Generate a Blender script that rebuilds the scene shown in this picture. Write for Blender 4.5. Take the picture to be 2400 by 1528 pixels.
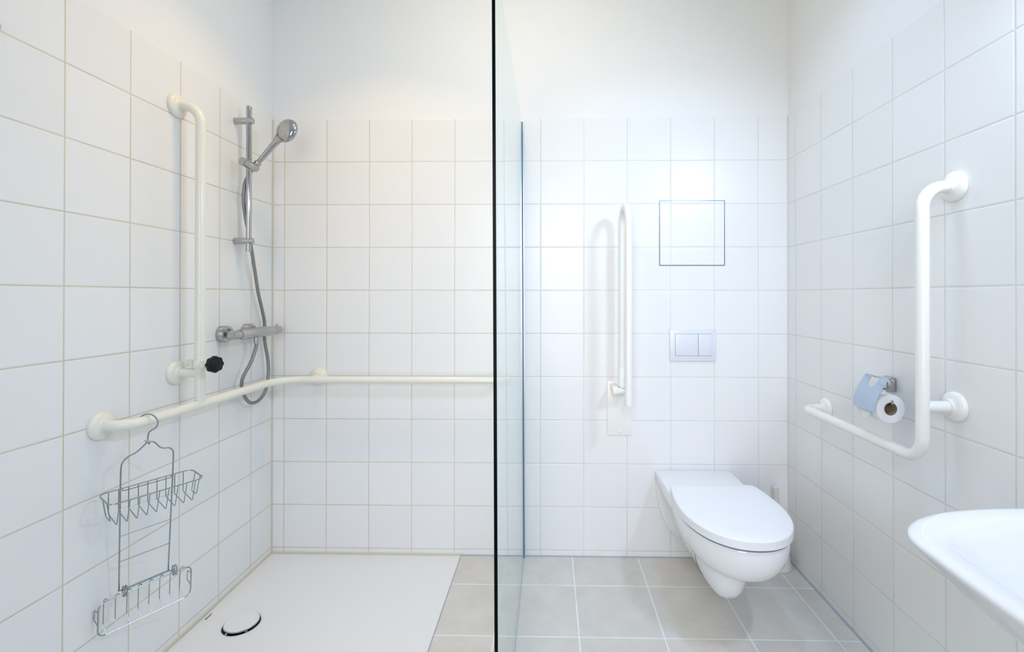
import bpy, bmesh, math, random
from mathutils import Vector, Matrix
import numpy as np

for o in list(bpy.data.objects): bpy.data.objects.remove(o, do_unlink=True)
scene = bpy.context.scene
COL = scene.collection
random.seed(4)

# ---------------------------------------------------------------- camera
cam_d = bpy.data.cameras.new('camera'); cam = bpy.data.objects.new('camera', cam_d); COL.objects.link(cam)
YAW, PITCH, ROLL = -0.0196, 0.0039, 0.0007
fw = Vector((math.sin(YAW)*math.cos(PITCH), math.cos(YAW)*math.cos(PITCH), math.sin(PITCH)))
rt = Vector((math.cos(YAW), -math.sin(YAW), 0)); up = rt.cross(fw)
R_ = rt*math.cos(ROLL)+up*math.sin(ROLL); U_ = up*math.cos(ROLL)-rt*math.sin(ROLL)
M = Matrix.Identity(4)
for i in range(3):
    M[i][0] = R_[i]; M[i][1] = U_[i]; M[i][2] = -fw[i]
M.translation = Vector((1.2427, -2.2037, 1.2034))
cam.matrix_world = M
cam_d.sensor_fit = 'HORIZONTAL'; cam_d.sensor_width = 36.0
cam_d.lens = 1115.33/2400*36.0
cam_d.shift_x = (1200-1266.78)/2400; cam_d.shift_y = (688.76-764)/2400
cam_d.clip_start = 0.02
scene.camera = cam

# ---------------------------------------------------------------- colour management, world
vs = scene.view_settings
scene.display_settings.display_device = 'sRGB'
vs.view_transform = 'Standard'; vs.look = 'None'; vs.gamma = 1.0; vs.use_curve_mapping = False
vs.exposure = 0.0
w = bpy.data.worlds.new('world'); scene.world = w; w.use_nodes = True
w.node_tree.nodes['Background'].inputs[0].default_value = (0.8, 0.85, 0.9, 1)
w.node_tree.nodes['Background'].inputs[1].default_value = 0.0

# ---------------------------------------------------------------- lamps of the room and added fill lights
def area(name, loc, direction, sx, sy, power, color, shape='RECTANGLE', spread=180):
    l = bpy.data.lights.new(name, 'AREA'); l.shape = shape; l.size = sx
    if shape in ('RECTANGLE', 'ELLIPSE'): l.size_y = sy
    l.energy = power; l.color = color; l.spread = math.radians(spread)
    o = bpy.data.objects.new(name, l); COL.objects.link(o)
    o.location = loc
    o.rotation_euler = Vector(direction).to_track_quat('-Z', 'Y').to_euler()
    return o
def rgbarea(name, loc, d, sx, sy, rgb, shape='RECTANGLE', spread=180):
    m = max(rgb); return area(name, loc, d, sx, sy, m, tuple(c/m for c in rgb), shape, spread)
def rgbarea(name, loc, d, sx, sy, rgb, shape='RECTANGLE', spread=180):
    m = max(rgb); return area(name, loc, d, sx, sy, m, tuple(c/m for c in rgb), shape, spread)
# opal globe on the ceiling in the middle of the room, added fill spots above shower and toilet
gl = bpy.data.lights.new('ceiling_globe_light', 'POINT'); gl.energy = 5.6; gl.color = (1.0, 0.87, 0.66); gl.shadow_soft_size = 0.09
go = bpy.data.objects.new('ceiling_globe_light', gl); COL.objects.link(go); go.location = (1.05, -0.78, 2.46)
rgbarea('shower_fill_light', (0.5, -0.6, 2.66), (0, 0, -1), 0.10, 0.10, (2.5, 1.45, 0.45), 'DISK', 110)
rgbarea('toilet_fill_light', (1.8, -0.7, 2.66), (0, 0, -1), 0.10, 0.10, (1.0, 1.6, 2.5), 'DISK', 120)
# cool mirror lamp above the basin, on the right wall
rgbarea('mirror_lamp_light', (2.27, -1.40, 2.0), (-0.70, 0.5, -0.6), 0.26, 0.07, (4.6, 5.7, 7.4), 'RECTANGLE', 140)
# added fill panels behind the camera, standing for no real source
rgbarea('rear_fill_light', (1.0, -3.52, 1.25), (0, 1, 0), 1.0, 2.0, (3.6, 7.0, 10.8))
rgbarea('rear_fill_warm', (1.0, -3.54, 1.25), (0.15, 1, 0), 1.0, 2.0, (6.2, 5.0, 3.0), 'RECTANGLE', 80)
rgbarea('rear_fill_top', (1.2, -3.3, 1.9), (0.1, 1, -0.5), 0.8, 0.8, (3.6, 3.8, 5.2), 'RECTANGLE', 80)

# ---------------------------------------------------------------- constants
XL, XR = -0.0571, 2.3346
YF = -3.6
ZC = 2.70
ZT = 2.0256         # top of the tiling
ZO = 0.028          # height of the lowest tile joint
TRAYX, TRAYY = 0.8315, -1.10

# ---------------------------------------------------------------- materials
def new_mat(name):
    m = bpy.data.materials.new(name); m.use_nodes = True
    nt = m.node_tree
    return m, nt, nt.nodes['Principled BSDF']
def simple(name, col, rough=0.4, metal=0.0, spec=0.5, coat=0.0):
    m, nt, b = new_mat(name)
    b.inputs['Base Color'].default_value = (*col, 1); b.inputs['Roughness'].default_value = rough
    b.inputs['Metallic'].default_value = metal; b.inputs['Specular IOR Level'].default_value = spec
    b.inputs['Coat Weight'].default_value = coat; b.inputs['Coat Roughness'].default_value = 0.05
    return m
class NT:
    def __init__(s, nt): s.nt = nt
    def n(s, t, **kw):
        x = s.nt.nodes.new(t)
        for k, v in kw.items(): setattr(x, k, v)
        return x
    def math(s, op, a, b=None, c=None):
        x = s.n('ShaderNodeMath', operation=op)
        for i, v in enumerate((a, b, c)):
            if v is None: continue
            if isinstance(v, (int, float)): x.inputs[i].default_value = v
            else: s.nt.links.new(v, x.inputs[i])
        return x.outputs[0]
    def ramp(s, v, a, b, lo=0.0, hi=1.0, smooth=True):
        x = s.n('ShaderNodeMapRange', interpolation_type='SMOOTHSTEP' if smooth else 'LINEAR')
        s.nt.links.new(v, x.inputs[0])
        for i, q in zip((1, 2, 3, 4), (a, b, lo, hi)): x.inputs[i].default_value = q
        return x.outputs[0]
    def mix(s, f, a, b):
        x = s.n('ShaderNodeMix', data_type='RGBA')
        if isinstance(f, (int, float)): x.inputs[0].default_value = f
        else: s.nt.links.new(f, x.inputs[0])
        for i, v in ((6, a), (7, b)):
            if isinstance(v, tuple): x.inputs[i].default_value = (*v, 1)
            else: s.nt.links.new(v, x.inputs[i])
        return x.outputs[2]
def tile_mat(name, ax, off, voff, size, tile_col, grout_a, grout_b, gw, rough, mottled=0.0, vax='Z', var=0.012, mixax='X', m0=0.1, m1=1.5, bump=0.6):
    m, nt, b = new_mat(name); g = NT(nt)
    geo = g.n('ShaderNodeNewGeometry'); sep = g.n('ShaderNodeSeparateXYZ'); nt.links.new(geo.outputs['Position'], sep.inputs[0])
    u = g.math('SUBTRACT', sep.outputs[ax], off); v = g.math('SUBTRACT', sep.outputs[vax], voff)
    du = g.math('PINGPONG', u, size/2); dv = g.math('PINGPONG', v, size/2)
    d = g.math('MINIMUM', du, dv)
    tile = g.ramp(d, gw*0.5-0.0004, gw*0.5+0.0006)
    # one slightly different shade per tile
    cell = g.n('ShaderNodeCombineXYZ')
    nt.links.new(g.math('FLOOR', g.math('DIVIDE', u, size)), cell.inputs[0])
    nt.links.new(g.math('FLOOR', g.math('DIVIDE', v, size)), cell.inputs[1])
    wn = g.n('ShaderNodeTexWhiteNoise', noise_dimensions='3D'); nt.links.new(cell.outputs[0], wn.inputs['Vector'])
    shade = g.ramp(wn.outputs['Value'], 0, 1, 1-var, 1+var, smooth=False)
    base = tile_col
    col = g.n('ShaderNodeVectorMath', operation='SCALE'); col.inputs[0].default_value = tile_col
    if mottled:
        ns = g.n('ShaderNodeTexNoise'); ns.inputs['Scale'].default_value = 9; ns.inputs['Detail'].default_value = 8; ns.inputs['Roughness'].default_value = 0.65
        nt.links.new(geo.outputs['Position'], ns.inputs['Vector'])
        ns2 = g.n('ShaderNodeTexNoise'); ns2.inputs['Scale'].default_value = 160; ns2.inputs['Detail'].default_value = 3
        nt.links.new(geo.outputs['Position'], ns2.inputs['Vector'])
        f1 = g.ramp(ns.outputs['Fac'], 0.3, 0.7, 1-mottled, 1+mottled, smooth=False)
        f2 = g.ramp(ns2.outputs['Fac'], 0.3, 0.7, 1-mottled*0.45, 1+mottled*0.45, smooth=False)
        shade = g.math('MULTIPLY', g.math('MULTIPLY', shade, f1), f2)
    nt.links.new(shade, col.inputs['Scale'])
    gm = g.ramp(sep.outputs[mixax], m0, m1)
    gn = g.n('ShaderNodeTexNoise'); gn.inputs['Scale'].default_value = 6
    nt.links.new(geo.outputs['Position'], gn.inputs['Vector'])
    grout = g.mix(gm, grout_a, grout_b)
    gv = g.n('ShaderNodeVectorMath', operation='SCALE'); nt.links.new(grout, gv.inputs[0])
    nt.links.new(g.ramp(gn.outputs['Fac'], 0.3, 0.7, 0.93, 1.07, smooth=False), gv.inputs['Scale'])
    nt.links.new(g.mix(tile, gv.outputs[0], col.outputs[0]), b.inputs['Base Color'])
    nt.links.new(g.ramp(tile, 0, 1, 0.85, rough, smooth=False), b.inputs['Roughness'])
    hgt = g.ramp(d, gw*0.5-0.0005, gw*0.5+0.0030)
    wv = g.n('ShaderNodeTexNoise'); wv.inputs['Scale'].default_value = 7; wv.inputs['Detail'].default_value = 1
    nt.links.new(geo.outputs['Position'], wv.inputs['Vector'])
    bp = g.n('ShaderNodeBump'); bp.inputs['Strength'].default_value = bump; bp.inputs['Distance'].default_value = 0.0011
    nt.links.new(hgt, bp.inputs['Height'])
    bp2 = g.n('ShaderNodeBump'); bp2.inputs['Strength'].default_value = 0.25; bp2.inputs['Distance'].default_value = 0.002
    nt.links.new(wv.outputs['Fac'], bp2.inputs['Height']); nt.links.new(bp.outputs[0], bp2.inputs['Normal'])
    nt.links.new(bp2.outputs[0], b.inputs['Normal'])
    return m
WT = (0.875, 0.875, 0.865)
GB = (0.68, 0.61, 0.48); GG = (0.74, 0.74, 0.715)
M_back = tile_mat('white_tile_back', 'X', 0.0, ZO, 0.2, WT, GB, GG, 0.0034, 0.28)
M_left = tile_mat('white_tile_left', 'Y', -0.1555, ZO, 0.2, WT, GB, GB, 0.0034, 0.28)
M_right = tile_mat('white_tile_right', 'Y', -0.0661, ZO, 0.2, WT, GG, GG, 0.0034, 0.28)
M_floor = tile_mat('beige_floor_tile', 'X', 0.147, -0.22, 0.3, (0.70, 0.675, 0.62), (0.88, 0.90, 0.92), (0.88, 0.90, 0.92), 0.0045, 0.5, 0.07, vax='Y', var=0.02, bump=0.3)
def plaster_mat():
    m, nt, b = new_mat('white_plaster'); g = NT(nt)
    b.inputs['Base Color'].default_value = (0.89, 0.89, 0.885, 1); b.inputs['Roughness'].default_value = 0.9
    n = g.n('ShaderNodeTexNoise'); n.inputs['Scale'].default_value = 60; n.inputs['Detail'].default_value = 4
    bp = g.n('ShaderNodeBump'); bp.inputs['Strength'].default_value = 0.12; bp.inputs['Distance'].default_value = 0.002
    tc = g.n('ShaderNodeNewGeometry'); nt.links.new(tc.outputs['Position'], n.inputs['Vector'])
    nt.links.new(n.outputs['Fac'], bp.inputs['Height']); nt.links.new(bp.outputs[0], b.inputs['Normal'])
    return m
M_plaster = plaster_mat()
M_enamel = simple('tray_enamel', (0.87, 0.87, 0.86), 0.33)
M_ceramic = simple('white_ceramic', (0.88, 0.89, 0.90), 0.08, coat=0.3)
M_lid = simple('white_seat_plastic', (0.88, 0.89, 0.91), 0.22)
M_rail = simple('cream_nylon', (0.87, 0.85, 0.75), 0.22)
M_railw = simple('white_nylon', (0.90, 0.895, 0.85), 0.22)
M_chrome = simple('chrome', (0.47, 0.475, 0.48), 0.07, 1.0)
M_chromeb = simple('chrome_blue_reflection', (0.46, 0.54, 0.66), 0.10, 1.0)  # blue of the reflected lamp put into the cover's base colour
M_satin = simple('satin_chrome', (0.50, 0.50, 0.50), 0.30, 1.0)
M_wire = simple('zinc_wire', (0.36, 0.40, 0.42), 0.25, 1.0)
M_alu = simple('silver_aluminium', (0.75, 0.77, 0.78), 0.3, 0.7)
M_black = simple('black_plastic', (0.004, 0.004, 0.005), 0.45, spec=0.3)
M_dark = simple('dark_gap', (0.015, 0.014, 0.012), 0.6)
M_slot = simple('gap_shade_and_seam', (0.10, 0.11, 0.13), 0.7)  # dark colour painted for shade in the button gaps; also the body seam
M_beige_sil = simple('beige_silicone', (0.66, 0.61, 0.47), 0.5)
M_grey_sil = simple('grey_silicone', (0.40, 0.44, 0.50), 0.5)
M_clear_sil = simple('blue_grey_seal', (0.36, 0.46, 0.52), 0.35)
M_plate = simple('flush_plate_plastic', (0.78, 0.80, 0.86), 0.3)
M_brushp = simple('white_brush_plastic', (0.78, 0.78, 0.75), 0.4)
M_brushh = simple('ivory_brush_handle', (0.74, 0.73, 0.66), 0.4)
M_paper = simple('tissue_paper', (0.82, 0.83, 0.84), 0.95)
M_card = simple('brown_cardboard', (0.36, 0.27, 0.19), 0.9)
M_edge = simple('glass_edge', (0.001, 0.004, 0.004), 0.30, spec=0.05)
M_door = simple('grey_door_paint', (0.30, 0.31, 0.32), 0.5)
M_amber = simple('amber_sticker', (0.85, 0.45, 0.03), 0.4)
def hose_mat():
    m, nt, b = new_mat('ribbed_metal_hose'); g = NT(nt)
    b.inputs['Base Color'].default_value = (0.30, 0.30, 0.295, 1); b.inputs['Metallic'].default_value = 0.8; b.inputs['Roughness'].default_value = 0.46
    geo = g.n('ShaderNodeNewGeometry'); wv = g.n('ShaderNodeTexWave', bands_direction='Z'); wv.inputs['Scale'].default_value = 60
    nt.links.new(geo.outputs['Position'], wv.inputs['Vector'])
    bp = g.n('ShaderNodeBump'); bp.inputs['Strength'].default_value = 0.35; bp.inputs['Distance'].default_value = 0.001
    nt.links.new(wv.outputs['Fac'], bp.inputs['Height']); nt.links.new(bp.outputs[0], b.inputs['Normal'])
    return m
M_hose = hose_mat()
def glass_mat():
    # clear pane: both faces' Fresnel reflection carried by the face the light meets first, tinted transmission
    m = bpy.data.materials.new('clear_glass_pane'); m.use_nodes = True; nt = m.node_tree; nt.nodes.clear(); g = NT(nt)
    out = g.n('ShaderNodeOutputMaterial'); geo = g.n('ShaderNodeNewGeometry')
    fr = g.n('ShaderNodeFresnel'); fr.inputs['IOR'].default_value = 1.5
    r2 = g.math('DIVIDE', g.math('MULTIPLY', fr.outputs[0], 2.0), g.math('ADD', fr.outputs[0], 1.0))
    fac = g.math('MULTIPLY', r2, g.math('SUBTRACT', 1.0, geo.outputs['Backfacing']))
    tr = g.n('ShaderNodeBsdfTransparent'); tr.inputs[0].default_value = (0.955, 0.985, 0.98, 1)
    gl = g.n('ShaderNodeBsdfGlossy'); gl.inputs['Roughness'].default_value = 0.0; gl.inputs['Color'].default_value = (0.93, 0.97, 0.97, 1)
    mx = g.n('ShaderNodeMixShader'); nt.links.new(fac, mx.inputs[0]); nt.links.new(tr.outputs[0], mx.inputs[1]); nt.links.new(gl.outputs[0], mx.inputs[2])
    nt.links.new(mx.outputs[0], out.inputs[0])
    return m
M_glass = glass_mat()

# ---------------------------------------------------------------- mesh helpers
class MB:
    def __init__(s): s.bm = bmesh.new()
    def box(s, a, b, bevel=0.0, seg=2, mat=0):
        a, b = Vector(a), Vector(b); lo = Vector(map(min, a, b)); hi = Vector(map(max, a, b))
        r = bmesh.ops.create_cube(s.bm, size=1.0); vv = r['verts']
        for v in vv: v.co = Vector((lo[i]+(v.co[i]+0.5)*(hi[i]-lo[i]) for i in range(3)))
        fs = list({f for v in vv for f in v.link_faces})
        for f in fs: f.material_index = mat
        if bevel > 0:
            es = list({e for v in vv for e in v.link_edges})
            bmesh.ops.bevel(s.bm, geom=es, offset=bevel, segments=seg, affect='EDGES', profile=0.5, clamp_overlap=True)
        return s
    def loft(s, rings, cap0=True, cap1=True, closed=True, mat=0, wrap=False):
        vr = [[s.bm.verts.new(p) for p in r] for r in rings]
        n = len(vr[0]); R = len(vr)
        for i in range(R if wrap else R-1):
            A, B = vr[i], vr[(i+1) % R]
            for j in range(n if closed else n-1):
                f = s.bm.faces.new((A[j], A[(j+1) % n], B[(j+1) % n], B[j])); f.material_index = mat
        if cap0 and not wrap: s.bm.faces.new(list(reversed(vr[0]))).material_index = mat
        if cap1 and not wrap: s.bm.faces.new(vr[-1]).material_index = mat
        return s
    def tube(s, pts, r, seg=14, closed=False, cap=True, mat=0):
        pts = [Vector(p) for p in pts]; n = len(pts)
        rr = r if isinstance(r, (list, tuple)) else [r]*n
        tan = []
        for i in range(n):
            if closed: t = pts[(i+1) % n]-pts[i-1]
            else: t = pts[min(i+1, n-1)]-pts[max(i-1, 0)]
            tan.append(t.normalized())
        t0 = tan[0]; ref = Vector((0, 0, 1)) if abs(t0.z) < 0.9 else Vector((1, 0, 0))
        nrm = (ref-t0*ref.dot(t0)).normalized(); rings = []
        for i in range(n):
            if i: 
                nrm = nrm-tan[i]*nrm.dot(tan[i])
                nrm = nrm.normalized() if nrm.length > 1e-6 else Vector((1, 0, 0))
            bi = tan[i].cross(nrm)
            rings.append([pts[i]+(nrm*math.cos(a)+bi*math.sin(a))*rr[i] for a in [2*math.pi*k/seg for k in range(seg)]])
        return s.loft(rings, cap, cap, wrap=closed, mat=mat)
    def lathe(s, prof, origin, axis, seg=40, mat=0, cap0=True, cap1=True, scale=(1, 1)):
        ax = Vector(axis).normalized(); ref = Vector((0, 0, 1)) if abs(ax.z) < 0.9 else Vector((0, 1, 0))
        u = (ref-ax*ref.dot(ax)).normalized(); v = ax.cross(u); o = Vector(origin)
        rings = [[o+ax*h+(u*math.cos(a)*scale[0]+v*math.sin(a)*scale[1])*max(r, 1e-5) for a in [2*math.pi*k/seg for k in range(seg)]] for r, h in prof]
        return s.loft(rings, cap0, cap1, mat=mat)
    def build(s, name, mats, parent=None, smooth=True, angle=35, kind=None):
        bmesh.ops.recalc_face_normals(s.bm, faces=s.bm.faces[:])
        me = bpy.data.meshes.new(name); s.bm.to_mesh(me); s.bm.free()
        for m in (mats if isinstance(mats, (list, tuple)) else [mats]): me.materials.append(m)
        if smooth:
            me.polygons.foreach_set('use_smooth', [True]*len(me.polygons))
            me.set_sharp_from_angle(angle=math.radians(angle))
        o = bpy.data.objects.new(name, me); COL.objects.link(o)
        if parent:
            o.parent = parent
            if parent.type == 'EMPTY' or True:
                o.matrix_parent_inverse = parent_world(parent).inverted()
        if kind: o['kind'] = kind
        return o
def parent_world(p):
    m = Matrix.LocRotScale(p.location, p.rotation_euler, None)
    return m if not p.parent else parent_world(p.parent) @ p.matrix_parent_inverse @ m
def thing(name, label, cat, loc, group=None):
    o = bpy.data.objects.new(name, None); COL.objects.link(o); o.location = loc; o.empty_display_size = 0.05
    o['label'] = label; o['category'] = cat
    if group: o['group'] = group
    return o
def tag(o, label, cat):
    o['label'] = label; o['category'] = cat; return o
def fillet(pts, rad, seg=10):
    pts = [Vector(p) for p in pts]; rads = rad if isinstance(rad, (list, tuple)) else [rad]*(len(pts)-2)
    out = [pts[0]]
    for i in range(1, len(pts)-1):
        p, a, b = pts[i], (pts[i-1]-pts[i]), (pts[i+1]-pts[i]); r = rads[i-1]
        la, lb = a.length, b.length; a.normalize(); b.normalize(); ang = a.angle(b)
        if r <= 0 or ang > math.pi-0.02: out.append(p); continue
        t = min(r/math.tan(ang/2), la*0.98, lb*0.98); r = t*math.tan(ang/2)
        c = p+(a+b).normalized()*(r/math.sin(ang/2)); s0 = p+a*t-c; s1 = p+b*t-c; th = s0.angle(s1)
        for k in range(seg+1):
            f = k/seg; out.append(c+(s0*math.sin((1-f)*th)+s1*math.sin(f*th))/math.sin(th))
    out.append(pts[-1]); return out
def smooth_path(pts, n=8, closed=False):
    P = [Vector(p) for p in pts]; out = []; N = len(P)
    rng = range(N if closed else N-1)
    for i in rng:
        p0 = P[i-1] if (i > 0 or closed) else P[0]*2-P[1]; p1 = P[i]; p2 = P[(i+1) % N]
        p3 = P[(i+2) % N] if (i+2 < N or closed) else P[-1]*2-P[-2]
        for k in range(n):
            t = k/n
            out.append(0.5*((2*p1)+(p2-p0)*t+(2*p0-5*p1+4*p2-p3)*t*t+(3*p1-p0-3*p2+p3)*t**3))
    if not closed: out.append(P[-1])
    return out

# ================================================================= THE ROOM
ST = 'structure'
def wall(name, quads, mats):
    mb = MB()
    for pts, mi in quads:
        f = mb.bm.faces.new([mb.bm.verts.new(p) for p in pts]); f.material_index = mi
    me = bpy.data.meshes.new(name); mb.bm.to_mesh(me); mb.bm.free()
    for m in mats: me.materials.append(m)
    o = bpy.data.objects.new(name, me); COL.objects.link(o); o['kind'] = ST; return o
T = 0.08; e = 0.003
def slab(name, mk):
    mb = MB(); mk(mb); return mb.build(name, mats_for[name], smooth=False, kind=ST)
mats_for = {'wall_back': [M_back, M_plaster], 'wall_left': [M_left, M_plaster], 'wall_right': [M_right, M_plaster],
            'wall_front': [M_back, M_plaster], 'floor': [M_floor], 'ceiling': [M_plaster]}
slab('wall_back', lambda m: (m.box((XL-T, 0, -T), (XR+T, T, ZT), mat=0), m.box((XL-T, e, ZT), (XR+T, T, ZC+T), mat=1)))
slab('wall_left', lambda m: (m.box((XL-T, YF-T, -T), (XL, -0.0001, ZT), mat=0), m.box((XL-T, YF-T, ZT), (XL-e, e-0.0001, ZC+T), mat=1)))
slab('wall_right', lambda m: (m.box((XR, YF-T, -T), (XR+T, -0.0001, ZT), mat=0), m.box((XR+e, YF-T, ZT), (XR+T, e-0.0001, ZC+T), mat=1)))
def front(m):
    m.box((XL, YF-T, -T), (0.50, YF, ZT), mat=0); m.box((1.50, YF-T, -T), (XR, YF, ZT), mat=0)
    m.box((XL, YF-T, ZT+0.07), (XR, YF-e, ZC+T), mat=1); m.box((XL, YF-T, ZT), (0.50, YF-e, ZT+0.07), mat=1); m.box((1.50, YF-T, ZT), (XR, YF-e, ZT+0.07), mat=1)
slab('wall_front', front)
def floor(m):
    m.box((TRAYX, YF-T, -T), (XR, 0, 0)); m.box((XL, YF-T, -T), (TRAYX, TRAYY, 0)); m.box((XL, TRAYY, -T), (TRAYX, 0, -0.05))
slab('floor', floor)
slab('ceiling', lambda m: m.box((XL-T, YF-T, ZC), (XR+T, T, ZC+T)))
# door standing in the doorway behind the camera
dr = MB().box((0.50, YF-0.06, 0.005), (1.50, YF-0.02, ZT+0.07), 0.002).build('door_1', M_door, kind=ST)
MB().tube(fillet([(0.60, YF-0.02, 1.05), (0.60, YF+0.04, 1.05), (0.74, YF+0.04, 1.05)], 0.015), 0.009).build('door_handle', M_satin, dr)
# silicone joints
def bead(name, p0, p1, r, m):
    return MB().tube([p0, p1], r, 10).build(name, m, kind=ST)
bead('trim_1', (XL+0.001, -0.001, 0.004), (XL+0.001, -0.001, ZT), 0.0042, M_beige_sil)
bead('trim_2', (XL, -0.001, 0.003), (TRAYX, -0.001, 0.003), 0.0055, M_beige_sil)
bead('trim_3', (XL+0.001, -0.001, 0.003), (XL+0.001, TRAYY, 0.003), 0.0048, M_beige_sil)
bead('trim_4', (TRAYX+0.003, -0.001, 0.000), (XR, -0.001, 0.000), 0.0042, M_grey_sil)
bead('trim_5', (XR-0.001, -0.001, 0.000), (XR-0.001, YF, 0.000), 0.0048, M_grey_sil)
bead('trim_6', (XR-0.001, -0.001, 0.003), (XR-0.001, -0.001, ZT), 0.0022, simple('pale_silicone', (0.68, 0.68, 0.66), 0.5))

# ================================================================= SHOWER TRAY
DX, DY, DR = 0.107, -0.4665, 0.0625
tray = thing('shower_tray', 'flush white enamel shower tray in the tiled corner beneath the hand shower', 'shower tray', (0.387, -0.55, 0.0))
mb = MB()
x0, x1, y0, y1 = XL+0.001, TRAYX-0.002, TRAYY+0.001, -0.001
ns = 96
def bnd(a):
    c, s = math.cos(a), math.sin(a); t = 1e9
    if c > 1e-9: t = min(t, (x1-DX)/c)
    if c < -1e-9: t = min(t, (x0-DX)/c)
    if s > 1e-9: t = min(t, (y1-DY)/s)
    if s < -1e-9: t = min(t, (y0-DY)/s)
    return DX+c*t, DY+s*t
angs = [2*math.pi*k/ns for k in range(ns)]
for cx_, cy_ in ((x0, y0), (x0, y1), (x1, y0), (x1, y1)):       # let the rays hit the four corners
    a = math.atan2(cy_-DY, cx_-DX) % (2*math.pi); i = min(range(ns), key=lambda k: abs(angs[k]-a)); angs[i] = a
def zz(d):  # gentle fall towards the drain
    return 0.001-0.007*math.exp(-(d/0.11)**2)*(1-min(1, d/0.6))
rings = []
for h, fr in ((-0.030, 0), (-0.008, 0.0)):
    rings.append([(DX+math.cos(a)*DR, DY+math.sin(a)*DR, h) for a in angs])
for f in (0.0, 0.02, 0.06, 0.12, 0.2, 0.32, 0.5, 0.72, 0.97, 1.0):
    ring = []
    for a in angs:
        bx_, by_ = bnd(a); L = math.hypot(bx_-DX, by_-DY)-DR; d = DR+0.003+(L-0.003)*f
        ring.append((DX+math.cos(a)*d, DY+math.sin(a)*d, zz(d-DR)-(0.0004 if f == 1.0 else 0)))
    rings.append(ring)
rings.append([(p[0], p[1], -0.035) for p in rings[-1]])
mb.loft(rings, True, False)
mb.build('basin_pan', M_enamel, tray, angle=40)
mb = MB().lathe([(0.0, -0.0305), (DR-0.001, -0.0305), (DR-0.001, -0.010), (DR-0.006, -0.010), (DR-0.006, -0.020), (0.0, -0.020)], (DX, DY, 0.0), (0, 0, 1), 64, cap0=False, cap1=False)
drn = mb.build('drain', M_dark, tray)
MB().lathe([(0, -0.0075), (0.0530, -0.0075), (0.0560, -0.0060), (0.0565, -0.0020), (0.0562, 0.0008), (0.0548, 0.0022), (0, 0.0030)], (DX-0.001, DY+0.003, 0), (0, 0, 1), 72, cap0=False, cap1=False).build('drain_cover', M_enamel, drn)
MB().lathe([(0.0565, -0.006), (0.0585, -0.005), (0.0585, -0.0015), (0.0565, -0.0005)], (DX-0.001, DY+0.003, 0), (0, 0, 1), 72, cap0=False, cap1=False).build('drain_ring', M_chrome, drn)
for a in (-1.9, -0.75):
    MB().box((-0.004, -0.0025, -0.012), (0.004, 0.0025, -0.004)).build('drain_clip', M_satin, drn).matrix_basis = Matrix.Translation((DX+0.0585*math.cos(a), DY+0.0585*math.sin(a), 0.0))
mk = MB()
mk.box((-0.0375, -0.4545, 0.0), (-0.0335, -0.4500, 0.0012))
yy = -0.4475
for k in range(8):
    mk.box((-0.0368, yy, 0.0), (-0.0338, yy+0.0007, 0.00115)); mk.box((-0.0368, yy, 0.0), (-0.0362+0.0010*(k % 3), yy+0.0019, 0.00115)); yy += 0.0031
mk.build('maker_mark', M_black, tray, smooth=False)

# edge joint of the tray against the floor tiles
bead('trim_7', (TRAYX, -0.002, -0.0010), (TRAYX, TRAYY, -0.0010), 0.0026, M_grey_sil)

# ================================================================= GLASS SCREEN
GXT, GXB, GZT, GY = 1.1105, 1.1210, 1.998, -1.10
screen = thing('shower_screen', 'frameless clear glass shower screen standing between shower and toilet', 'shower screen', (1.121, -0.55, 0))
def gx(z): return GXB+(GXT-GXB)*z/GZT
mb = MB(); z0, z1, y_0, h = 0.004, GZT, -0.006, 0.004
V = {}
for iz, z in ((0, z0), (1, z1)):
    for iy, y in ((0, GY), (1, y_0)):
        for ix, dx in ((0, -h), (1, h)): V[ix, iy, iz] = mb.bm.verts.new((gx(z)+dx, y, z))
def q(a, b, c, d, m): mb.bm.faces.new((V[a], V[b], V[c], V[d])).material_index = m
q((0,0,0),(0,0,1),(0,1,1),(0,1,0),0); q((1,0,0),(1,1,0),(1,1,1),(1,0,1),0)
q((0,0,0),(1,0,0),(1,0,1),(0,0,1),1); q((0,1,0),(0,1,1),(1,1,1),(1,1,0),1)
q((0,0,0),(0,1,0),(1,1,0),(1,0,0),1)
mb.bm.faces.new((V[0,0,1],V[1,0,1],V[1,1,1],V[0,1,1])).material_index = 0
mb.build('glass_pane', [M_glass, M_edge], screen, smooth=False)
mb = MB()
for s_ in (-1, 1):
    a = s_*0.0042; b = 0.0105 if s_ > 0 else -0.0070
    ring0 = [(gx(0.002)+a, -0.002, 0.002), (gx(0.002)+b, -0.002, 0.002), (gx(0.002)+b, -0.016, 0.002), (gx(0.002)+a, -0.016, 0.002)]
    ring1 = [(x+GXT-GXB, y, GZT+0.003) for x, y, z in ring0]
    mb.loft([ring0, ring1])
mb.loft([[(gx(0)-0.007, -0.0005, 0.002), (gx(0)+0.007, -0.0005, 0.002), (gx(0)+0.007, -0.003, 0.002), (gx(0)-0.007, -0.003, 0.002)],
         [(GXT-0.007, -0.0005, GZT+0.003), (GXT+0.007, -0.0005, GZT+0.003), (GXT+0.007, -0.003, GZT+0.003), (GXT-0.007, -0.003, GZT+0.003)]])
mb.build('wall_profile', M_alu, screen, smooth=False)
sr = [(gx(0.002)+x, y, 0.002) for x, y in ((0.0042, -0.0162), (0.0075, -0.0162), (0.0070, -0.0185), (0.0042, -0.0195))]
MB().loft([sr, [(x+GXT-GXB, y, GZT+0.002) for x, y, z in sr]]).build('far_edge_strip', simple('teal_far_edge', (0.10, 0.26, 0.33), 0.5), screen, smooth=False)  # added strip, stands in for the teal far edge of the glass
MB().box((GXT-0.0075, -0.0195, GZT+0.003), (GXT+0.0110, -0.0005, GZT+0.0065), 0.001).build('profile_cap', M_satin, screen)
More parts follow.
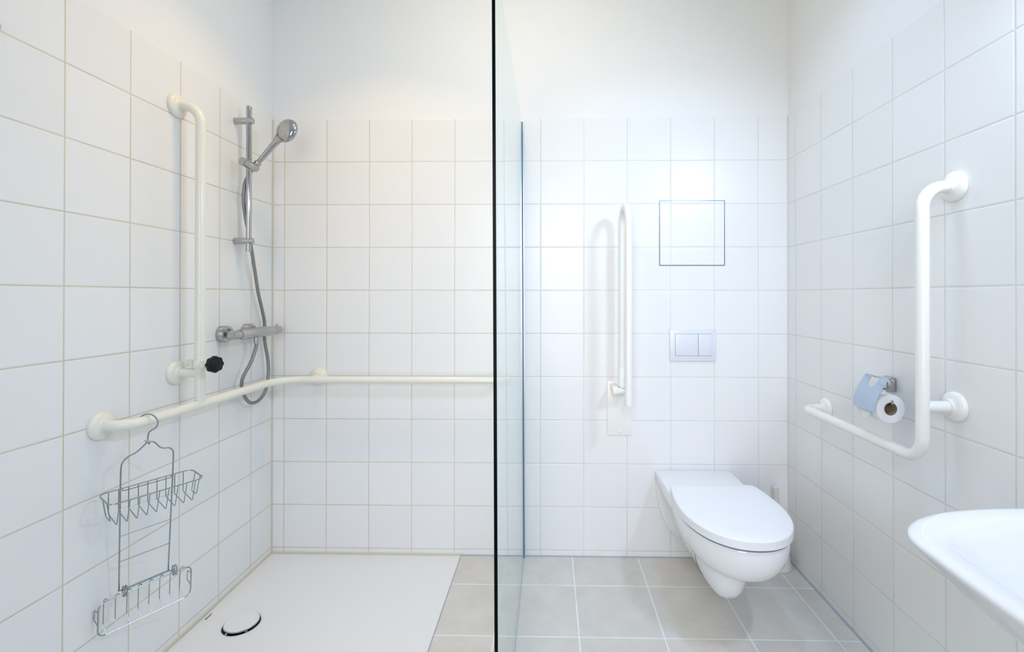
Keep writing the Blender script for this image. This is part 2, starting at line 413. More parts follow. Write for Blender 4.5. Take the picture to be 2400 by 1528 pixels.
MB().tube([(GXB-0.001, -0.004, 0.0015), (GXB-0.001, GY, 0.0015)], 0.0055, 10).build('floor_seal', M_clear_sil, screen)

# ================================================================= GRAB RAILS
RAILR = 0.0158
def flange(o, ax, parent, mat, r=0.041):
    f = MB().lathe([(r-0.0006, 0.0004), (r, 0.003), (r-0.0006, 0.008), (r-0.004, 0.0125), (r-0.010, 0.0155), (r-0.018, 0.0172), (0.0215, 0.0180), (0.0190, 0.0205), (0.0185, 0.0240), (0.0150, 0.0240)], o, ax, 48)
    return f.build('wall_flange', mat, parent)
zb = 0.8265; d0 = 0.0875; xb = XL+d0; YV = -0.5765
rail = thing('grab_rail', 'cream angled grab rail with upright post in the shower corner', 'grab rail', (XL, -0.5, zb))
pts = [(XL+0.004, -0.852, zb), (xb, -0.852, zb), (xb, -d0, zb), (1.052, -d0, zb), (1.052, -0.004, zb)]
MB().tube(fillet(pts, [0.055, 0.115, 0.055], 12), RAILR, 22).build('horizontal_bar', M_rail, rail)
pts = [(xb, YV, zb-0.004), (xb, YV, 1.862), (XL+0.004, YV, 1.862)]
MB().tube(fillet(pts, [0.062], 14), RAILR, 22).build('upright_bar', M_rail, rail)
MB().tube([(XL+0.004, YV, 0.936), (xb, YV, 0.936)], RAILR*0.97, 22).build('spacer_tube', M_rail, rail)
MB().tube([(0.168, -0.004, zb), (0.168, -d0, zb)], RAILR*0.9, 22).build('spacer_tube', M_rail, rail)
for o, ax in (((XL, -0.852, zb), (1, 0, 0)), ((XL, YV, 1.862), (1, 0, 0)), ((XL, YV, 0.936), (1, 0, 0)), ((0.168, 0, zb), (0, -1, 0)), ((1.052, 0, zb), (0, -1, 0))):
    flange(o, ax, rail, M_rail)
# clamp with the black hand knob
ad = Vector((0.954, -0.30, 0)).normalized(); zc = 0.968; C0 = Vector((xb, YV, zc))
mb = MB().lathe([(RAILR+0.0002, -0.0125), (0.0205, -0.0125), (0.0208, -0.0115), (0.0208, 0.0115), (0.0205, 0.0125), (RAILR+0.0002, 0.0125)], C0, (0, 0, 1), 32, cap0=False, cap1=False)
side = Vector((0, 0, 1)).cross(ad)
def obox(mb, c, u, v, w_, a, b, cc, bev=0.001):
    n0 = len(mb.bm.verts); r = bmesh.ops.create_cube(mb.bm, size=1.0)
    for vt in r['verts']: vt.co = Vector(c)+u*vt.co.x*a+v*vt.co.y*b+w_*vt.co.z*cc
    if bev: bmesh.ops.bevel(mb.bm, geom=list({e_ for vt in r['verts'] for e_ in vt.link_edges}), offset=bev, segments=2, affect='EDGES')
obox(mb, C0+ad*0.027, ad, side, Vector((0, 0, 1)), 0.018, 0.030, 0.024)
obox(mb, C0-ad*0.024, ad, side, Vector((0, 0, 1)), 0.014, 0.032, 0.024)
clamp = mb.build('clamp', M_rail, rail)
MB().lathe([(0.0, 0.030), (0.0105, 0.030), (0.0120, 0.028), (0.0125, 0.010), (0.0125, -0.002), (0, -0.002)], C0-ad*0.024, -ad, 24, cap0=False, cap1=False).build('clamp_boss', M_rail, clamp)
MB().lathe([(0, 0), (0.0125, 0), (0.0130, 0.004), (0.0130, 0.009), (0.0105, 0.0105), (0, 0.0105)], C0+ad*0.035, ad, 24, cap0=False, cap1=False).build('clamp_collar', M_railw, clamp)
mb = MB(); o_ = C0+ad*0.0450; u_ = Vector((0, 0, 1)); v_ = ad.cross(u_); rings = []
for r, hh, lob in ((0.0075, 0.0, 0), (0.0080, 0.010, 0), (0.0155, 0.012, 0.3), (0.0255, 0.014, 1), (0.0275, 0.018, 1), (0.0275, 0.030, 1), (0.0255, 0.0335, 1), (0.0215, 0.0345, .4), (0.0200, 0.0335, 0), (0.0190, 0.0345, 0), (0.0120, 0.0362, 0), (0.0010, 0.0368, 0)):
    rings.append([o_+ad*hh+(u_*math.cos(a)+v_*math.sin(a))*r*(1+lob*0.055*math.cos(8*a)) for a in [2*math.pi*k/64 for k in range(64)]])
mb.loft(rings); mb.build('knob', M_black, clamp)

# right-hand rail beside the toilet
zr, yr, xr = 0.761, -0.902, XR-0.0885
rail2 = thing('grab_rail', 'white L-shaped grab rail fixed to the right wall beside the toilet', 'grab rail', (XR, -0.6, zr))
pts = [(XR-0.004, yr, 1.498), (xr, yr, 1.498), (xr, yr, zr), (xr, -0.303, zr), (XR-0.004, -0.303, zr)]
MB().tube(fillet(pts, [0.058, 0.062, 0.045], 14), RAILR*1.02, 22).build('bent_bar', M_railw, rail2)
MB().tube([(XR-0.004, yr, 0.906), (xr, yr, 0.906)], RAILR*0.97, 22).build('spacer_tube', M_railw, rail2)
for o in ((XR, yr, 1.498), (XR, yr, 0.906), (XR, -0.303, zr)): flange(o, (-1, 0, 0), rail2, M_railw, 0.0405)

# fold-up support rail left of the toilet
fx = 1.565
fold = thing('fold_up_grab_rail', 'white hinged support rail folded up against the back wall beside the toilet', 'grab rail', (fx, 0, 0.80))
MB().box((1.508, -0.005, 0.561), (1.6195, -0.0003, 0.812), 0.0045, 3).build('mounting_plate', M_railw, fold)
MB().lathe([(0.0095, 0), (0.0095, 0.002), (0.0070, 0.005), (0, 0.006)], (1.5645, -0.005, 0.578), (0, -1, 0), 24).build('screw_cap', M_railw, fold)
pts = [(fx, -0.078, 0.865), (fx, -0.078, 1.586), (fx+0.004, -0.222, 1.586), (fx+0.004, -0.222, 0.747)]
MB().tube(fillet(pts, [0.071, 0.071], 16), RAILR, 22).build('loop_bar', M_railw, fold)
MB().lathe([(0.0130, -0.001), (RAILR, 0.0), (RAILR, 0.002)], (fx+0.004, -0.222, 0.7465), (0, 0, 1), 24).build('end_cap', M_railw, fold)
MB().lathe([(0.0158, 0.0), (0.0178, 0.002), (0.0178, 0.085), (0.0165, 0.087), (0.0165, 0.094), (0.0172, 0.110), (0.0165, 0.150), (RAILR, 0.165)], (fx, -0.078, 0.795), (0, 0, 1), 28).build('hinge_sleeve', M_railw, fold)
hg = MB()
hg.box((1.520, -0.100, 0.768), (1.546, -0.005, 0.800), 0.006, 3); hg.lathe([(0.0150, 0), (0.0165, 0.002), (0.0165, 0.052), (0.0150, 0.054)], (1.5195, -0.078, 0.782), (1, 0, 0), 28)
hg.box((1.582, -0.095, 0.772), (1.598, -0.005, 0.806), 0.005, 3)
hg.build('hinge', M_railw, fold)
MB().lathe([(0.0022, 0), (0.0022, 0.003)], (1.5475, -0.094, 0.800), (0, -1, 0.3), 10).build('hinge_screw', M_dark, fold)

# ================================================================= HAND SHOWER
BX, BY = 0.0, -0.2655
bar = thing('shower_riser_rail', 'slim chrome riser rail with slider screwed to the left wall', 'shower rail', (XL, BY, 1.4))
MB().lathe([(0.0085, 0), (0.0100, 0.0015), (0.0100, 0.5985), (0.0085, 0.6)], (BX, BY, 1.385), (0, 0, 1), 28).build('riser_tube', M_chrome, bar)
for z in (1.4285, 1.924):
    MB().lathe([(0.0120, 0), (0.0135, 0.001), (0.0135, 0.073), (0.0125, 0.0752), (0.0080, 0.0765), (0, 0.077)], (XL, BY-0.001, z), (1, 0, 0), 32).build('wall_bracket', M_chrome, bar)
sa = Vector((BX+0.004, -0.318, 1.7445)); sb = Vector((BX+0.010, -0.2265, 1.7365)); sd = (sb-sa).normalized()
L_ = (sb-sa).length
slid = MB().lathe([(0.0135, 0), (0.0165, 0.003), (0.0170, 0.022), (0.0160, 0.024), (0.0170, 0.026), (0.0170, L_-0.014), (0.0155, L_-0.006), (0.0115, L_), (0, L_+0.001)], sa, sd, 36).build('slider', M_chrome, bar)

hs_b = Vector((0.0165, -0.243, 1.7480)); hs_c = Vector((0.1460, -0.250, 1.8890)); hd = (hs_c-hs_b).normalized()
nrm_ = Vector((0.2, 0.95, -0.19)); nrm_ = (nrm_-hd*nrm_.dot(hd)).normalized(); sd2 = hd.cross(nrm_).normalized()
shower = thing('hand_shower', 'round chrome hand shower tilted up in the slider of the riser rail', 'hand shower', hs_b)
MB().lathe([(0.0095, -0.030), (0.0110, -0.028), (0.0135, 0.004), (0.0145, 0.014), (0.0125, 0.016)], hs_b, hd, 28).build('holder_cone', M_chrome, shower)
mb = MB(); L2 = (hs_c-hs_b).length; rings = []
for t, hw, th in ((0.004, 0.0090, 0.0090), (0.02, 0.0098, 0.0098), (0.06, 0.0112, 0.0108), (0.10, 0.0125, 0.0115), (0.125, 0.0145, 0.0120), (0.140, 0.0185, 0.0125), (0.152, 0.026, 0.0130)):
    c = hs_b+hd*t
    rings.append([c+sd2*hw*math.cos(a)+nrm_*th*math.sin(a) for a in [2*math.pi*k/32 for k in range(32)]])
mb.loft(rings); mb.build('handle', M_chrome, shower)
hc = hs_c+hd*0.002
MB().lathe([(0.0, -0.0200), (0.015, -0.0192), (0.028, -0.0165), (0.040, -0.0115), (0.0480, -0.0040), (0.0505, 0.0030), (0.0505, 0.0080), (0.0480, 0.0105), (0.0, 0.0110)], hc, nrm_, 56, scale=(1, 1.0)).build('shower_head', M_chrome, shower)
bk = hc-nrm_*0.0150+hd*(-0.018)+sd2*(-0.020)
MB().lathe([(0.0, -0.0022), (0.0030, -0.0018), (0.0036, 0.0), (0.0030, 0.004)], bk-Vector((0, 0, 0.004)), -nrm_, 20).build('spray_dial', M_amber, shower)
MB().lathe([(0.0420, 0.0), (0.0420, 0.0015), (0.0, 0.0018)], hc+nrm_*0.0108, nrm_, 48).build('spray_face', simple('grey_nozzles', (0.5, 0.5, 0.5), 0.5), shower)

MX, MZ = 0.016, 1.049
mixer = thing('shower_mixer', 'chrome thermostatic shower mixer mounted on the left wall', 'mixer tap', (XL, -0.22, MZ))
MB().lathe([(0.0, 0.0), (0.0150, 0.0), (0.0180, 0.003), (0.0185, 0.046), (0.0175, 0.048), (0.0185, 0.050), (0.0210, 0.054), (0.0210, 0.262), (0.0205, 0.264), (0.0210, 0.266), (0.0205, 0.310), (0.0180, 0.326), (0.0120, 0.332), (0, 0.3335)], (MX, -0.396, MZ), (0, 1, 0), 40).build('body', M_chrome, mixer)
for y in (-0.346, -0.196):
    MB().lathe([(0.0310, 0.0), (0.0330, 0.002), (0.0330, 0.026), (0.0310, 0.030), (0.0230, 0.031), (0.0215, 0.029)], (XL, y, MZ+0.002), (1, 0, 0), 44).build('rosette', M_chrome, mixer)
    MB().lathe([(0.0165, 0.0), (0.0165, 0.020), (0.0130, 0.024), (0.0130, 0.050)], (XL+0.028, y, MZ+0.001), (1, 0, 0), 6).build('union_nut', M_chrome, mixer)
for y, dz in ((-0.351, 0.020), (-0.086, 0.021)):
    MB().lathe([(0.0045, -0.003), (0.0045, 0.006), (0.0030, 0.008), (0, 0.0082)], (MX, y, MZ+dz-0.002), (0, 0, 1), 20).build('stop_button', M_chrome, mixer)
MB().lathe([(0.0090, 0.0), (0.0105, 0.002), (0.0105, 0.030), (0.0085, 0.032)], (MX, -0.236, MZ-0.048), (0, 0, 1), 24).build('hose_outlet', M_chrome, mixer)

hp = [(MX, -0.236, 1.012), (MX-0.001, -0.238, 0.985), (0.010, -0.262, 0.930), (-0.010, -0.288, 0.860), (-0.018, -0.268, 0.800), (-0.018, -0.222, 0.752), (-0.019, -0.156, 0.751),
      (-0.020, -0.103, 0.797), (-0.024, -0.085, 0.893), (-0.030, -0.104, 1.010), (-0.032, -0.103, 1.091), (-0.028, -0.152, 1.210), (-0.024, -0.185, 1.310), (-0.020, -0.216, 1.405), (-0.020, -0.246, 1.500),
      (-0.021, -0.266, 1.590), (-0.018, -0.264, 1.660), (-0.010, -0.250, 1.705), (0.000, -0.243, 1.730)]
hose = MB().tube(smooth_path(hp, 8), 0.0068, 14).build('shower_hose', M_hose)
tag(hose, 'long grey metal shower hose looping down below the mixer behind the cream rail', 'hose')

# small chrome hook cut by the left edge of the picture
hk = thing('robe_hook', 'small round chrome wall hook high on the left wall at the picture edge', 'hook', (XL, -1.126, 1.836))
MB().lathe([(0.0175, 0.0003), (0.0185, 0.001), (0.0185, 0.004), (0.0165, 0.006), (0, 0.0065)], (XL, -1.126, 1.836), (1, 0, 0), 36).build('rosette', M_satin, hk)
MB().tube(fillet([(XL+0.005, -1.134, 1.836), (XL+0.030, -1.165, 1.828), (XL+0.040, -1.178, 1.856)], 0.010), 0.005, 14).build('hook_arm', M_satin, hk)

# ================================================================= SHOWER CADDY
CAM = Vector((1.2427, -2.2037, 1.2034)); S_ = 0.985
a_ = Vector((0.520, 0.854, 0.016)).normalized(); b_ = Vector((-0.089, 0.073, -0.993)); b_ = (b_-a_*b_.dot(a_)).normalized(); n_ = b_.cross(a_)
if n_.x < 0: n_ = -n_
P0 = CAM+(Vector((0.019, -0.777, 0.639))-CAM)*S_
def L(a, b, n=0.0): return P0+a_*a*S_+b_*b*S_+n_*n*S_
caddy = thing('shower_caddy', 'wire shower caddy with two baskets hooked over the cream rail', 'shower caddy', L(0, -0.12))
hy = -0.803
hook = [(0.007, hy+0.012, 0.826), (0.012, hy+0.009, 0.838), (0.028, hy+0.006, 0.8462), (0.046, hy+0.003, 0.8475), (0.062, hy, 0.842), (0.073, hy-0.001, 0.827), (0.069, hy-0.002, 0.811), (0.055, hy-0.003, 0.801), (0.047, hy-0.003, 0.793), (0.045, hy-0.004, 0.778)]
nk = L(-0.001, -0.124)
MB().tube(smooth_path(hook+[nk+Vector((0, 0, -0.004))], 6), 0.0021, 10).build('hanging_hook', M_wire, caddy)
W2 = 0.0645; WR = 0.0020
fr = [L(-W2+0.003, 0.318), L(-W2, 0.0), L(-W2, -0.055), L(-0.062, -0.075), L(-0.050, -0.090), L(-0.031, -0.098), L(-0.015, -0.111), L(-0.004, -0.122), L(0.004, -0.122), L(0.015, -0.117), L(0.027, -0.100), L(0.038, -0.092), L(0.052, -0.089), L(0.062, -0.078), L(W2, -0.060), L(W2, 0.0), L(W2-0.003, 0.318)]
fp = [fr[0]]+smooth_path(fr[1:-1], 6)+[fr[-1]]
mb = MB().tube(fp, WR, 10)
mb.tube(smooth_path([L(-0.010, -0.130, -0.001), L(-0.004, -0.122, 0.003), L(0.001, -0.116, 0.002), L(0.002, -0.119, -0.003)], 5), 0.0016, 8)
mb.build('frame', M_wire, caddy)
for bb in (0.148, 0.227):
    MB().tube([L(-W2, bb), L(W2, bb)], 0.0014, 8).build('cross_wire', M_wire, caddy)
MB().tube([L(-W2, 0.3165, 0.002), L(W2, 0.3165, 0.002)], 0.0017, 8).build('cross_wire', M_wire, caddy)
# upper basket
D = 0.088; HL = 0.1145
def rrect(f, u0, u1, v0, v1, r, seg=6):
    out = []
    for cu, cv, a0 in ((u1-r, v1-r, 0), (u0+r, v1-r, 90), (u0+r, v0+r, 180), (u1-r, v0+r, 270)):
        for k in range(seg+1):
            a = math.radians(a0+90*k/seg); out.append(f(cu+r*math.cos(a), cv+r*math.sin(a)))
    return out
N0 = 0.003
mb = MB().tube(rrect(lambda u, v: L(u, 0.0, v), -HL, HL, N0, N0+D, 0.018), 0.0019, 8, closed=True)
mb.tube(fillet([L(-W2+0.003, 0.001, 0.002), L(-W2+0.006, 0.0085, 0.003), L(W2-0.006, 0.0085, 0.003), L(W2-0.003, 0.001, 0.002)], 0.004, 4), 0.0014, 8)
mb.tube([L(-W2-0.003, 0.062, 0.004), L(W2+0.003, 0.062, 0.004)], 0.0014, 8)
ub = mb.build('wire_basket', M_wire, caddy)
for k in range(9):
    aa = -0.092+0.184*k/8
    MB().tube(fillet([L(aa, 0.0, N0), L(aa, 0.064, N0+0.003), L(aa, 0.072, N0+D*0.80), L(aa, -0.001, N0+D)], [0.006, 0.006], 4), 0.0013, 8).build('basket_wire', M_wire, ub)
for sgn in (-1, 1):
    MB().tube(fillet([L(sgn*(HL-0.001), 0.0, N0+0.030), L(sgn*(HL-0.010), 0.058, N0+0.030), L(sgn*(HL-0.010), 0.058, N0+0.064), L(sgn*(HL-0.001), 0.0, N0+0.064)], 0.006, 4), 0.0013, 8).build('basket_wire', M_wire, ub)
# lower soap basket, folded down flat
off = 0.020
mb = MB().tube(rrect(lambda u, v: L(u, v, off), -0.113, 0.118, 0.320, 0.424, 0.020), 0.0019, 8, closed=True)
mb.tube([L(-0.060, 0.3120, off-0.005), L(0.073, 0.3120, off-0.005)], 0.0014, 8)
lb = mb.build('wire_basket', M_wire, caddy)
for aa in (-0.052, 0.073):
    mb = MB()
    for da in (-0.003, 0.003):
        mb.tube(rrect(lambda u, v: L(aa+da, 0.3165+v, off-0.006+u), -0.007, 0.010, -0.016, 0.014, 0.007, 4), 0.0016, 8, closed=True)
    mb.build('hinge_loop', M_wire, lb)
for k in range(8):
    aa = -0.093+0.0272*k
    MB().tube(fillet([L(aa+0.004, 0.322, off), L(aa-0.002, 0.317, off-0.010), L(aa-0.003, 0.330, off-0.020), L(aa-0.003, 0.400, off-0.020), L(aa, 0.424, off)], 0.004, 3), 0.0013, 8).build('basket_wire', M_wire, lb)
for sgn, aa in ((-1, -0.113), (1, 0.118)):
    MB().tube(fillet([L(aa, 0.346, off), L(aa-0.003, 0.346, off-0.020), L(aa-0.003, 0.376, off-0.020), L(aa, 0.388, off)], 0.004, 3), 0.0013, 8).build('basket_wire', M_wire, lb)

# ================================================================= INSPECTION PANEL AND FLUSH PLATE
ax0, ax1, az0, az1 = 1.747, 2.047, 1.3425, 1.6430
acc = thing('inspection_hatch', 'square tiled inspection hatch with thin chrome frame above the toilet', 'hatch', ((ax0+ax1)/2, 0, az0))
mb = MB(); t_ = 0.0026
for a, b in (((ax0, -0.0022, az0), (ax1, -0.0002, az0+t_)), ((ax0, -0.0022, az1-t_), (ax1, -0.0002, az1)), ((ax0, -0.0022, az0+t_), (ax0+t_, -0.0002, az1-t_)), ((ax1-t_, -0.0022, az0+t_), (ax1, -0.0002, az1-t_))):
    mb.box(a, b)
mb.build('frame', simple('brushed_steel_frame', (0.13, 0.17, 0.22), 0.3, 0.9), acc, smooth=False)
MB().box((ax0+t_+0.0006, -0.0016, az0+t_+0.0006), (ax1-t_-0.0006, -0.0002, az1-t_-0.0006)).build('tiled_panel', M_back, acc, smooth=False)

fl = thing('flush_plate', 'rectangular white dual flush plate on the back wall over the toilet', 'flush plate', (1.9, 0, 0.905))
px0, px1, pz0, pz1 = 1.794, 2.005, 0.9045, 1.0510
mb = MB().box((px0, -0.008, pz0), (px1, -0.0003, pz1), 0.0022, 2); mb.build('cover_plate', M_plate, fl)
MB().box((1.8180, -0.0084, 0.9290), (1.9858, -0.0070, 1.0300)).build('button_recess', M_slot, fl, smooth=False)
MB().box((1.8190, -0.0115, 0.9300), (1.9218, -0.0080, 1.0290), 0.0008).build('flush_button', M_plate, fl)['label'] = 'wide left button'
MB().box((1.9234, -0.0115, 0.9300), (1.9848, -0.0080, 1.0290), 0.0008).build('flush_button', M_plate, fl)['label'] = 'narrow right button'
mb = MB()
for k in range(5): mb.box((1.9905+0.0020*k, -0.00845, 1.0402), (1.9918+0.0020*k, -0.0079, 1.0415))
mb.build('logo', simple('grey_print', (0.30, 0.34, 0.42), 0.5), fl, smooth=False)

# ================================================================= TOILET
TX = 1.897
wc = thing('wall_hung_toilet', 'long white wall-hung toilet with its lid closed', 'toilet', (TX, 0, 0.10))
def lid_outline(inset=0.0, yb=-0.262, N=64, bulge=1.0):
    # closed plan outline, centre (TX), back edge at yb, front at -0.708
    P = []
    hwb = 0.1715-inset; yf = -0.712+inset; ym = -0.445; hwm = 0.1875-inset
    r = 0.024
    # right side from rear corner to the front
    right = [(hwb-r, yb-inset)]
    for k in range(1, 6):
        a = math.radians(90-90*k/5); right.append((hwb-r+r*math.cos(a), yb-inset-r+r*math.sin(a)))
    for k in range(1, 6):
        t = k/6; right.append((hwb+(hwm-hwb)*math.sin(t*math.pi/2), yb-r+(ym-yb+r)*t))
    for k in range(0, 25):
        a = math.radians(90*k/24); c, s = math.cos(a), math.sin(a)
        ex = 0.92
        right.append((hwm*(c**ex), ym+(yf-ym)*(s**ex)))
    right[-1] = (0, yf)
    left = [(-x, y) for x, y in reversed(right[:-1])]
    return [(TX+x, y) for x, y in right+left]
def ring_at(outline, z, cx=TX, cy=-0.46, sx=1.0, sy=1.0, dy=0.0):
    return [(cx+(x-cx)*sx, cy+(y-cy)*sy+dy, z) for x, y in outline]
O0 = lid_outline(); OI = lid_outline(0.003); OI2 = lid_outline(0.008)
mb = MB().loft([ring_at(OI2, 0.4090), ring_at(OI, 0.4095), ring_at(O0, 0.4120), ring_at(O0, 0.4370), ring_at(OI, 0.4410), ring_at(OI2, 0.4422), ring_at(OI2, 0.4428, sx=0.8, sy=0.8)])
mb.build('lid', M_lid, wc)
OS = lid_outline(0.006); OS2 = lid_outline(0.010)
MB().loft([ring_at(OS2, 0.4035), ring_at(OS, 0.4042), ring_at(OS, 0.4086), ring_at(OS2, 0.4092)]).build('seat_gap_ring', simple('seat_gap_shade', (0.16, 0.20, 0.28), 0.5), wc)  # dark ring paints the shade in the gap under the lid
# ceramic body
mb = MB()
OB = lid_outline(0.010, yb=-0.20)
def bowl_ring(z, t, back=-0.20):
    # t 0..1: shrink from rim to belly underside
    return None
prof = [(0.4035, 0.975, 0.985, 0.0), (0.4040, 0.985, 0.992, 0.0), (0.400, 1.0, 1.0, 0.0), (0.385, 1.005, 1.003, 0.0), (0.350, 0.985, 0.990, 0.0), (0.320, 0.930, 0.955, 0.002), (0.292, 0.840, 0.895, 0.006), (0.270, 0.715, 0.800, 0.014), (0.254, 0.56, 0.66, 0.024), (0.243, 0.36, 0.45, 0.036), (0.238, 0.12, 0.16, 0.045)]
mb.loft([ring_at(OB, z, sx=sx, sy=sy, dy=dy, cy=-0.44) for z, sx, sy, dy in prof])
# deck between wall and seat
mb.box((TX-0.170, -0.30, 0.352), (TX+0.1725, -0.0015, 0.4045), 0.008, 3)
# wall flange plate, narrowing downwards
def vring(y, ins):
    pts_ = [(0.170, 0.395), (0.168, 0.340), (0.160, 0.270), (0.142, 0.200), (0.115, 0.145), (0.080, 0.105), (0.045, 0.085), (0.0, 0.078)]
    out = [(TX+max(x-ins, 0), y, z+(ins if z < 0.2 else 0)) for x, z in pts_]+[(TX-max(x-ins, 0), y, z+(ins if z < 0.2 else 0)) for x, z in reversed(pts_[:-1])]
    return out
mb.loft([vring(-0.0015, 0.0), vring(-0.014, 0.0), vring(-0.019, 0.003), vring(-0.021, 0.009)])
# waste outlet below the bowl
def tring(y, hw, zt, zl, n=28):
    out = []
    for k in range(n):
        a = math.pi*2*k/n; c, s = math.cos(a), math.sin(a)
        ee = 0.75
        x = hw*(abs(c)**ee)*(1 if c > 0 else -1); zc_ = (zt+zl)/2; z = zc_+(zt-zl)/2*(abs(s)**ee)*(1 if s > 0 else -1)
        if z < zc_: x *= 1-0.22*((zc_-z)/(zc_-zl))
        out.append((TX+x, y, z))
    return out
mb.loft([tring(-0.01, 0.100, 0.33, 0.086), tring(-0.12, 0.098, 0.33, 0.090), tring(-0.22, 0.096, 0.33, 0.094), tring(-0.30, 0.094, 0.33, 0.094), tring(-0.36, 0.090, 0.33, 0.090),
         tring(-0.405, 0.084, 0.33, 0.088), tring(-0.44, 0.075, 0.32, 0.094), tring(-0.465, 0.064, 0.32, 0.108), tring(-0.483, 0.048, 0.31, 0.132), tring(-0.493, 0.030, 0.30, 0.165), tring(-0.497, 0.010, 0.29, 0.20)])
body = mb.build('ceramic_body', M_ceramic, wc, angle=50)
sm = [Vector(p) for p in tring(-0.335, 0.0925, 0.327, 0.0915, 96)]
sm = [p for p in sm if p.x < TX-0.005 and p.z < 0.225]; sm.sort(key=lambda p: -p.z)
MB().tube(sm, 0.0009, 6).build('seam', M_slot, body)

# toilet brush in the corner behind the toilet
br = thing('toilet_brush', 'white toilet brush in round holder in the corner behind the toilet', 'toilet brush', (2.265, -0.066, 0))
MB().lathe([(0.0485, 0.0005), (0.0500, 0.003), (0.0465, 0.028), (0.0435, 0.035), (0.0405, 0.075), (0.0390, 0.105), (0.0360, 0.108), (0.0340, 0.100), (0.0330, 0.03), (0, 0.02)], (2.262, -0.066, 0), (0, 0, 1), 48).build('holder', M_brushp, br)
MB().tube([(2.258, -0.066, 0.06), (2.2435, -0.072, 0.356), (2.2433, -0.0721, 0.3575)], [0.0125, 0.0125, 0.011], 24).build('handle', M_brushh, br)

# ================================================================= PAPER HOLDER AND ROLL
ph = thing('toilet_paper_holder', 'chrome toilet paper holder with curved cover on the right wall', 'paper holder', (XR, -0.675, 0.925))
mb = MB().box((XR-0.016, -0.684, 0.899), (XR-0.0003, -0.640, 0.947), 0.0045, 3)
mb.build('wall_mount', M_chrome, ph)
hx, hz = 2.2460, 0.9545
mb = MB().loft([[(XR-0.012, -0.682, 0.9380), (XR-0.012, -0.645, 0.9380), (XR-0.012, -0.645, 0.9450), (XR-0.012, -0.682, 0.9450)],
                [(XR-0.040, -0.715, 0.9460), (XR-0.040, -0.668, 0.9460), (XR-0.040, -0.668, 0.9490), (XR-0.040, -0.715, 0.9490)],
                [(hx, -0.745, hz-0.0020), (hx, -0.706, hz-0.0020), (hx, -0.706, hz+0.0010), (hx, -0.745, hz+0.0010)]])
mb.box((XR-0.052, -0.716, 0.906), (XR-0.030, -0.708, 0.944), 0.003)
mb.build('arm_plate', M_chrome, ph)
RX, RZ = 2.2570, 0.8670
MB().tube(fillet([(XR-0.014, -0.650, 0.906), (XR-0.030, -0.646, 0.900), (RX, -0.646, RZ+0.0150), (RX, -0.774, RZ+0.0150), (RX, -0.774, RZ+0.0270)], [0.01, 0.01, 0.006], 6), 0.0028, 12).build('roll_arm', M_chrome, ph)
cov = [(2.2440, 0.9570), (2.2370, 0.9470), (2.2305, 0.9370), (2.2180, 0.9155), (2.2095, 0.8960), (2.2055, 0.8800), (2.2044, 0.8700), (2.2040, 0.8585)]
cp = smooth_path([(x, 0, z) for x, z in cov], 14)
ya, yb2 = -0.779, -0.675; sl_a, sl_b = -0.744, -0.707; th = 0.0012
mb = MB()
def sheet(pts, y0_, y1_):
    n = len(pts); rings = []
    for i, p in enumerate(pts):
        t_ = (pts[min(i+1, n-1)]-pts[max(i-1, 0)]).normalized(); nn = Vector((t_.z, 0, -t_.x))
        if nn.x > 0: nn = -nn
        rings.append([Vector((p.x, y0_, p.z)), Vector((p.x, y1_, p.z)), Vector((p.x, y1_, p.z))+nn*th, Vector((p.x, y0_, p.z))+nn*th])
    mb.loft(rings)
sheet(cp, ya, sl_a); sheet(cp, sl_b, yb2)
acc_l = 0.0; hwm_ = (sl_b-sl_a)/2; cm_ = (sl_a+sl_b)/2
for i in range(len(cp)-1):                  # thumb cut-out with a round bottom
    m0 = acc_l; acc_l += (cp[i+1]-cp[i]).length; mid = (m0+acc_l)/2; cut = 0.018
    if mid < cut: continue
    f = math.sqrt(max(0.0, 1-((mid-cut)/hwm_)**2)); hwid = hwm_*f
    if hwid > 1e-4: sheet(cp[i:i+2], sl_a, cm_-hwid); sheet(cp[i:i+2], cm_+hwid, sl_b)
    else: sheet(cp[i:i+2], sl_a, sl_b)
bmesh.ops.remove_doubles(mb.bm, verts=mb.bm.verts[:], dist=1e-6)
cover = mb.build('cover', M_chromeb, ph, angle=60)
MB().tube([(hx-0.001, ya+0.002, 0.9560), (hx-0.001, yb2-0.002, 0.9560)], 0.0026, 12).build('hinge_pin', M_chrome, ph)
MB().lathe([(0, -0.0005), (0.0042, 0), (0.0052, 0.003), (0.0042, 0.007), (0, 0.0085)], (hx+0.004, -0.780, 0.9520), (0, -1, 0), 20).build('pivot', M_chrome, ph)
roll = thing('toilet_roll', 'white toilet roll with brown core on the chrome holder', 'toilet roll', (RX, -0.69, RZ))
RR = 0.0425; ri = 0.0195; y_n, y_f = -0.766, -0.666; cz = RZ
def ringc(r, y): return (r, y)
mb = MB().lathe([(ri, 0), (RR-0.001, 0), (RR, 0.0015), (RR, 0.0985), (RR-0.001, 0.100), (ri, 0.100), (ri, 0)], (RX, y_n, cz), (0, 1, 0), 64, cap0=False, cap1=False)
mb.build('paper', M_paper, roll)
MB().lathe([(ri-0.0001, -0.0004), (ri-0.0001, 0.1004), (ri-0.0014, 0.1004), (ri-0.0014, -0.0004), (ri-0.0001, -0.0004)], (RX, y_n, cz), (0, 1, 0), 48, cap0=False, cap1=False).build('cardboard_core', M_card, roll)
mb = MB(); xs = RX-RR-0.0005
tri = [(xs, -0.690, 0.870), (xs-0.001, -0.748, 0.870), (xs-0.003, -0.746, 0.846), (xs-0.003, -0.724, 0.828), (xs-0.003, -0.692, 0.850)]
mb.loft([[Vector(p) for p in tri], [Vector(p)+Vector((-0.0006, 0, 0)) for p in tri]])
mb.build('loose_sheet', M_paper, roll, smooth=False)

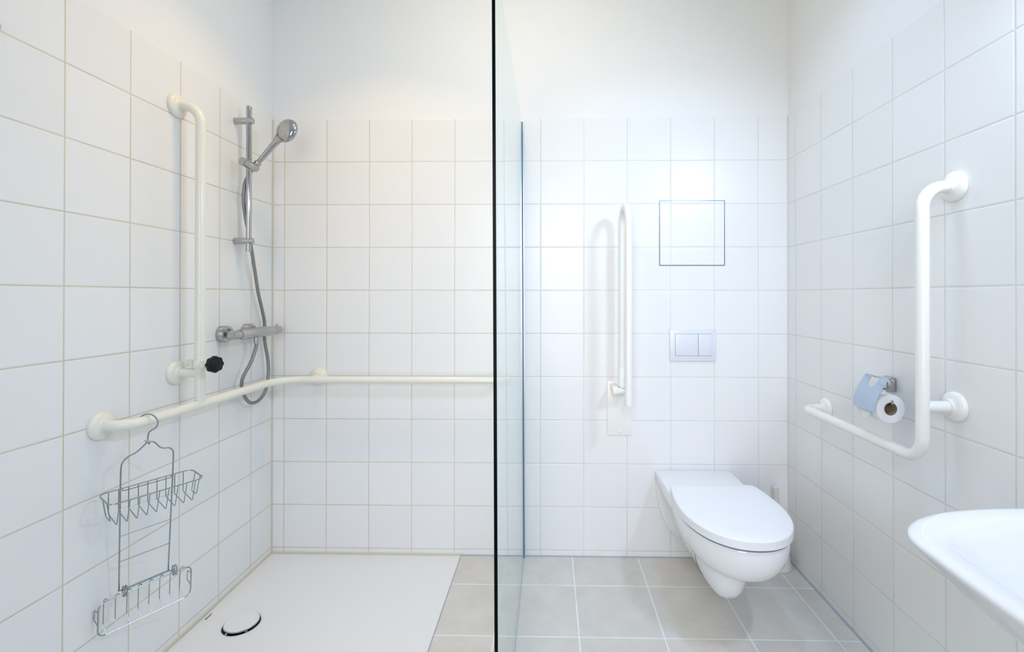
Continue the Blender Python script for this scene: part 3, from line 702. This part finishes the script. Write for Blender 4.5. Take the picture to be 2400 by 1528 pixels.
# ================================================================= WASH BASIN
bs = thing('wash_basin', 'white wall-hung wash basin with rounded front corner on the right wall', 'wash basin', (XR, -1.62, 0.70))
def b_out(ins, n=28):
    # plan outline: against the right wall, rounded corners at the room side, slightly bowed front
    xf = 1.815+ins; ya_, yb_ = -1.318-ins, -1.925+ins; rx, ry = 0.300, 0.150
    P = [(XR-0.001, ya_)]
    for k in range(6): P.append((XR-0.001+(xf+rx-(XR-0.001))*(k+1)/7, ya_-0.000))
    for k in range(n+1):
        a = math.radians(90*k/n); c, s = math.cos(a), math.sin(a)
        P.append((xf+rx-rx*(s**0.85), ya_-ry+ry*(c**0.85)))
    for k in range(1, 8): 
        t = k/8; P.append((xf-0.008*math.sin(math.pi*t), ya_-ry+(yb_+ry-ya_+ry)*t))
    for k in range(n+1):
        a = math.radians(90*k/n); c, s = math.cos(a), math.sin(a)
        P.append((xf+rx-rx*(c**0.85), yb_+ry-ry*(s**0.85)))
    for k in range(6): P.append((xf+rx+(XR-0.001-xf-rx)*(k+1)/7, yb_))
    P.append((XR-0.001, yb_))
    return P
def br_(ins, z, hx=0.0): return [(min(x, XR-0.001-hx), y, z) for x, y in b_out(ins)]
c_in = (2.03, -1.62)
def inner(s_, z):
    return [(c_in[0]+(x-c_in[0])*s_+0.0, c_in[1]+(y-c_in[1])*s_, z) for x, y in b_out(0.045)]
mb = MB()
mb.loft([br_(0.30, 0.672), br_(0.20, 0.678), br_(0.145, 0.690), br_(0.105, 0.707), br_(0.070, 0.730), br_(0.040, 0.760), br_(0.020, 0.786), br_(0.006, 0.803), br_(0.0005, 0.8105), br_(0.0, 0.8130), br_(0.0015, 0.8165), br_(0.006, 0.8192), br_(0.013, 0.8200),
         br_(0.030, 0.8185), [(x if x < 2.19 else 2.19+(x-2.19)*0.1, y, 0.8150) for x, y, _ in br_(0.040, 0)], [(x if x < 2.17 else 2.17, y, 0.795) for x, y, _ in br_(0.052, 0)], [(x if x < 2.15 else 2.15, y, 0.750) for x, y, _ in br_(0.085, 0)],
         [(min(x, 2.12), y, 0.715) for x, y, _ in br_(0.135, 0)], [(min(x, 2.08), y, 0.702) for x, y, _ in br_(0.20, 0)]])
mb.build('bowl', M_ceramic, bs, angle=50)
